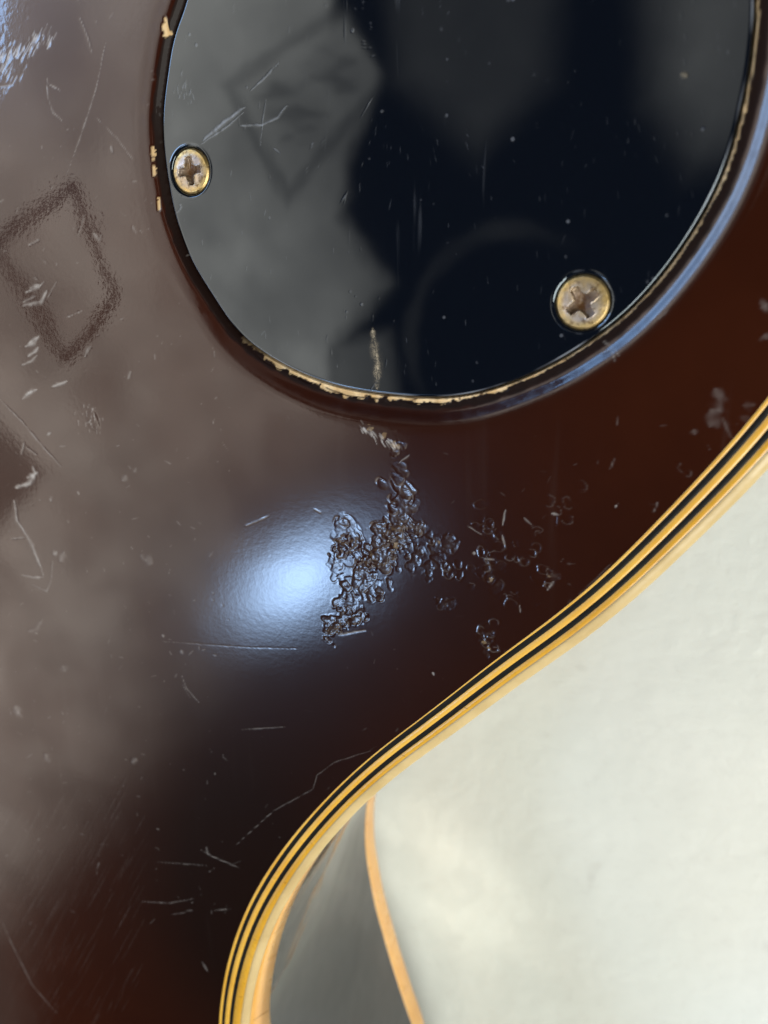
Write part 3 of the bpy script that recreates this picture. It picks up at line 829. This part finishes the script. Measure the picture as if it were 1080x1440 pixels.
# rubbed dull: the lip of the recess and the blistered lacquer
DULL = np.clip(np.exp(-((dP - 3.1) / 1.1) ** 2) * (0.75 + 0.4 * nC + 0.3 * nB) + 0.55 * ss(DMG, 0.004, 0.03), 0, 1)
SCUFF = np.clip(SCUFF + 0.05 * ss(DMG, 0.01, 0.04) * (1 + nB), 0, 1)

fine_keep = inside(keep_poly, AX, AY)
coarse_keep = inside(keep_poly_out, AX, AY)
fine_zone = (GX >= -170) & (GX <= 26) & (GY >= -190) & (GY <= 52)
okv = np.where(fine_zone, fine_keep, coarse_keep) & (dP > -1.2)
cell = okv[:-1, :-1] & okv[:-1, 1:] & okv[1:, :-1] & okv[1:, 1:]
F = grid_faces(len(AY), len(AX))[cell.ravel()]
used = np.unique(F)
remap = np.full(GX.size, -1, np.int64); remap[used] = np.arange(len(used))
V = np.column_stack([GX.ravel()[used], GY.ravel()[used], Hh.ravel()[used]])
bk = make_mesh('back', V, remap[F], M_LAC, guitar, True,
               {'bare': BARE.ravel()[used], 'scuff': SCUFF.ravel()[used], 'burst': BURST.ravel()[used], 'recess': RECESS.ravel()[used], 'dull': DULL.ravel()[used]})
bk['label'] = 'scratched dark brown lacquered back with blistered damage patch'

# ------------------------------------------------------------------ cover plate
SCREWS = [(267.5, 240.5, 3.42, 0.10), (819.0, 425.0, 3.62, 0.62)]
th_v = np.concatenate([np.linspace(math.pi + 0.05 - 2 * math.pi, 0.45, 1500), np.linspace(0.45, math.pi + 0.05, 220)[1:-1]])
e_in = np.array([0, .03, .07, .13, .22])
fr = np.concatenate([np.linspace(0.00002, 0.5, 70, endpoint=False), np.linspace(0.5, 1, 190)])
Rth = plate_R(th_v)
rows = []; inset = 0.5
for f_ in fr:
    rows.append((Rth - inset) * f_)
XY = [np.column_stack([PC[0] + r * np.cos(th_v), PC[1] + r * np.sin(th_v)]) for r in rows]
XYs = np.stack(XY)            # rings, angles, 2
PX, PY = XYs[..., 0], XYs[..., 1]
PH = np.zeros_like(PX); PS = np.zeros_like(PX); PWm = np.zeros_like(PX)
PH += 0.025 * vnoise(PX, PY, 24, 61)
for sx, sy, R, _ in SCREWS:
    c0 = on_plane(sx, sy, PZ)
    q = np.hypot(PX - c0[0], PY - c0[1])
    PH -= 1.3 * (1 - ss(q, R - 0.35, R + 0.10)) + 0.10 * (1 - ss(q, R + 0.05, R + 0.45))
    PH += 0.04 * np.exp(-((q - R - 0.42) / 0.14) ** 2)
    PS += 0.3 * np.exp(-((q - R - 0.42) / 0.10) ** 2) * np.clip(vnoise(PX, PY, 0.9, 62), 0, 1)
def pscratch(pxs, width, amount, depth=0.01, warm=False, rough=0.5):
    pts = np.array([on_plane(x, y, PZ) for x, y in pxs])
    msk = (PX > pts[:, 0].min() - 1.5) & (PX < pts[:, 0].max() + 1.5) & (PY > pts[:, 1].min() - 1.5) & (PY < pts[:, 1].max() + 1.5)
    idx = np.nonzero(msk)
    if len(idx[0]) == 0:
        return
    X, Y = PX[idx], PY[idx]
    X = X + 0.1 * rough * vnoise(X, Y, 0.8, 31); Y = Y + 0.1 * rough * vnoise(X, Y, 0.8, 32)
    d, t = seg_dist(X, Y, pts)
    wd = width * np.sqrt(np.clip(4 * t * (1 - t), 0.03, 1)) * (1 + rough * vnoise(X, Y, 0.7, 33))
    k = np.exp(-(d / np.maximum(wd, 0.03)) ** 2) * np.clip(0.7 + rough * vnoise(X, Y, 0.6, 34), 0, 1)
    (PWm if warm else PS)[idx] += amount * k
    PH[idx] -= depth * k
for pl, w_, am in [([(285, 198), (315, 172), (345, 150)], 0.22, 0.8), ([(282, 203), (320, 178), (342, 158)], 0.10, 0.5), ([(352, 128), (372, 110), (392, 88)], 0.12, 0.5),
                   ([(336, 177), (368, 176), (390, 166), (403, 148)], 0.13, 0.6), ([(366, 205), (370, 165), (374, 140)], 0.08, 0.4), ([(438, 210), (440, 200)], 0.1, 0.4),
                   ([(520, 550), (534, 530)], 0.06, 0.4), ([(366, 472), (372, 466)], 0.08, 0.6), ([(480, 282), (488, 272)], 0.08, 0.35), ([(508, 165), (522, 140)], .08, .25),
                   ([(248, 300), (256, 290)], .12, .6), ([(385, 208), (394, 216)], .1, .5)]:
    pscratch(pl, w_, am)
for k in range(14):
    px, py = 258 + rng.normal() * 7, 126 + rng.normal() * 10
    pscratch([(px, py), (px + rng.uniform(-2, 3), py + rng.uniform(3, 9))], 0.10, 0.45)
for k in range(260):
    px, py = rng.uniform(235, 1040), rng.uniform(-5, 540)
    ln = rng.uniform(2, 12)
    pscratch([(px, py), (px + rng.normal() * 0.15 * ln, py + ln)], 0.06, rng.uniform(.05, .22) * (1 if px < 700 else 0.5), 0.003)
pscratch([(524, 462), (527, 490), (531, 515), (530, 548)], 0.50, 0.75, 0.0, True, 0.35)  # warm light glint, painted into the plate's colour
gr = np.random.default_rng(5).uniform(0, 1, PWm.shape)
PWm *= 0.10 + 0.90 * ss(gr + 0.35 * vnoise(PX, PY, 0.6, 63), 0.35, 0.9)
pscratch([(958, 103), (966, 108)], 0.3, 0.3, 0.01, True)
# rounded rim of the plate
Pn = np.column_stack([np.cos(th_v), np.sin(th_v)])
ringsV = [np.column_stack([PX[i], PY[i], PZ + PH[i]]) for i in range(len(fr))]
for dr, dz in [(inset - 0.30, -0.0), (inset - 0.22, -0.015), (inset - 0.12, -0.06), (inset - 0.05, -0.13), (inset, -0.24), (inset, -1.5)]:
    q = np.column_stack([PC[0] + (Rth - inset + dr) * np.cos(th_v), PC[1] + (Rth - inset + dr) * np.sin(th_v)])
    ringsV.append(np.column_stack([q, PZ + PH[-1] + dz]))
nrg = len(ringsV)
scf = np.concatenate([PS.ravel(), np.zeros((nrg - len(fr)) * len(th_v))])
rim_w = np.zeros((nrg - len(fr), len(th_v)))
rim_w[1:4] = 0.6 * np.clip(0.5 + vnoise(np.cos(th_v) * 40, np.sin(th_v) * 40, 3, 71), 0, 1)  # light caught by the bevel, painted as pale colour on the rim
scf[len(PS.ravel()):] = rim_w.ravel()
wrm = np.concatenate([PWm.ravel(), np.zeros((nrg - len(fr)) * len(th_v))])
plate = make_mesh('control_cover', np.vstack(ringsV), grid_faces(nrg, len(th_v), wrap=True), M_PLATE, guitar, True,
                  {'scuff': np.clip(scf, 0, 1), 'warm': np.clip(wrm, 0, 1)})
plate['label'] = 'scratched black plastic control cover'

# ------------------------------------------------------------------ screws
def make_screw(c, R, rot, seed, label):
    nr, na = 70, 168
    rr = np.concatenate([np.linspace(0.0002, 0.62, 48, endpoint=False), np.linspace(0.62, 1.0, nr - 48)]) * R
    aa = np.linspace(0, 2 * np.pi, na, endpoint=False)
    Rg, Ag = np.meshgrid(rr, aa, indexing='ij')
    X, Y = Rg * np.cos(Ag), Rg * np.sin(Ag)
    Xw = X + 0.08 * vnoise(X, Y, 0.55, seed) + 0.05 * vnoise(X, Y, 0.25, seed + 1)
    Yw = Y + 0.08 * vnoise(X, Y, 0.55, seed + 2) + 0.05 * vnoise(X, Y, 0.25, seed + 3)
    cr, sr = math.cos(rot), math.sin(rot)
    u = Xw * cr + Yw * sr; v = -Xw * sr + Yw * cr
    L, w0 = 0.64 * R, 0.165 * R
    def arm(a, b):
        wd = w0 + 0.10 * R * np.exp(-(np.abs(a) / (0.26 * R)) ** 2)
        return np.maximum(np.abs(b) - wd, np.abs(a) - L + 0.25 * np.abs(b))
    sd = np.minimum(arm(u, v), arm(v, u))
    into = ss(-sd, -0.03, 0.12)
    rad = np.hypot(u, v) / L
    depth = into * (0.5 + 0.9 * (1 - np.clip(rad, 0, 1)) ** 0.8)
    dome = 0.30 * (1 - (Rg / R) ** 2) + 0.02 * vnoise(X, Y, 0.5, seed + 5)
    edge = -0.25 * ss(Rg, 0.92 * R, R)
    rim = 0.05 * np.exp(-((sd - 0.06) / 0.07) ** 2)
    H = dome + edge - depth + rim
    dirt = np.clip(into * (0.45 + 0.9 * (1 - np.clip(rad, 0, 1))), 0, 1)
    dirt = np.maximum(dirt, 0.55 * into * ss(vnoise(X, Y, 0.5, seed + 6), -0.2, 0.5))
    worn = (1 - ss(Rg / R, 0.62, 0.86)) * np.clip(0.85 + 0.4 * vnoise(X, Y, 0.8, seed + 7), 0, 1)
    z0 = PZ - 0.02
    V = np.column_stack([(c[0] + X).ravel(), (c[1] + Y).ravel(), (z0 + H).ravel()])
    low = np.column_stack([c[0] + 0.96 * R * np.cos(aa), c[1] + 0.96 * R * np.sin(aa), np.full(na, z0 - 1.2)])
    V = np.vstack([V, low])
    F = grid_faces(nr + 1, na, wrap=True)
    z = np.zeros(na)
    o = make_mesh('screw', V, F, M_BRASS, plate, True, {'dirt': np.concatenate([dirt.ravel(), z + 0.8]), 'worn': np.concatenate([worn.ravel(), z])})
    o['label'] = label
    return o
for (sx, sy, R, rot), lb, sd_ in zip(SCREWS, ('worn brass cross-head screw near the left edge', 'worn brass cross-head screw with a chewed slot near the lower right edge'), (100, 140)):
    make_screw(on_plane(sx, sy, PZ), R - 0.10, rot, sd_, lb)

# ------------------------------------------------------------------ hairline cracks in the amber side binding
idx_w = np.nonzero((I_line[:, 0] > -88) & (I_line[:, 0] < -55) & (I_line[:, 1] < -85) & (I_line[:, 1] > -190))[0]
for yy, z0, z1, lean in [(-124, -3.0, -9.7, 4.0), (-134, -5.2, -9.7, 3.0), (-150, -2.8, -9.7, 5.0), (-112, -3.4, -6.4, 2.4)]:
    a = idx_w[np.argmin(np.abs(I_line[idx_w, 1] - yy))]
    b = idx_w[np.argmin(np.abs(I_line[idx_w, 1] - (yy - lean)))]
    A = I_line[a] + Nn[a] * (w6[a] - 0.005); B = I_line[b] + Nn[b] * (w6[b] - 0.005)
    tA = np.array([-Nn[a][1], Nn[a][0]]) * 0.05
    V = [(*(A - tA), z0), (*(A + tA), z0), (*(B + tA), z1), (*(B - tA), z1)]
    Vb = [(*(np.array(q[:2]) - Nn[a] * 0.1), q[2]) for q in V]
    make_mesh('crack', np.array(V + Vb), [(0, 1, 2, 3), (7, 6, 5, 4), (0, 4, 5, 1), (1, 5, 6, 2), (2, 6, 7, 3), (3, 7, 4, 0)], M_CRACK, SB, False)

# short nicks across the amber strip on the back
for yy, f0, f1 in [(-124.5, 0.15, 0.95), (-97, 0.1, 0.6), (-108, 0.5, 1.0), (-74, 0.2, 0.9), (-62.5, 0.1, 0.8), (-141, 0.4, 0.9)]:
    cand = np.nonzero((I_line[:, 0] > -90) & (I_line[:, 0] < 10) & (I_line[:, 1] < -20) & (I_line[:, 1] > -190))[0]
    a = cand[np.argmin(np.abs(I_line[cand, 1] - yy))]
    wa = w4[a] + (w5[a] - w4[a]) * f0; wb = w4[a] + (w5[a] - w4[a]) * f1
    tA = np.array([-Nn[a][1], Nn[a][0]])
    A = I_line[a] + Nn[a] * wa; B = I_line[a] + Nn[a] * wb + tA * 0.35
    ring_ = [A - tA * 0.04, A + tA * 0.05, 0.5 * (A + B) + tA * 0.11, B + tA * 0.02, 0.5 * (A + B) - tA * 0.02]
    V = np.array([(*q, 0.068) for q in ring_] + [(*q, 0.0) for q in ring_])
    make_mesh('nick', V, [(0, 1, 2, 3, 4), (9, 8, 7, 6, 5)] + [(i, i + 5, (i + 1) % 5 + 5, (i + 1) % 5) for i in range(5)], M_CRACK, AMB, False)
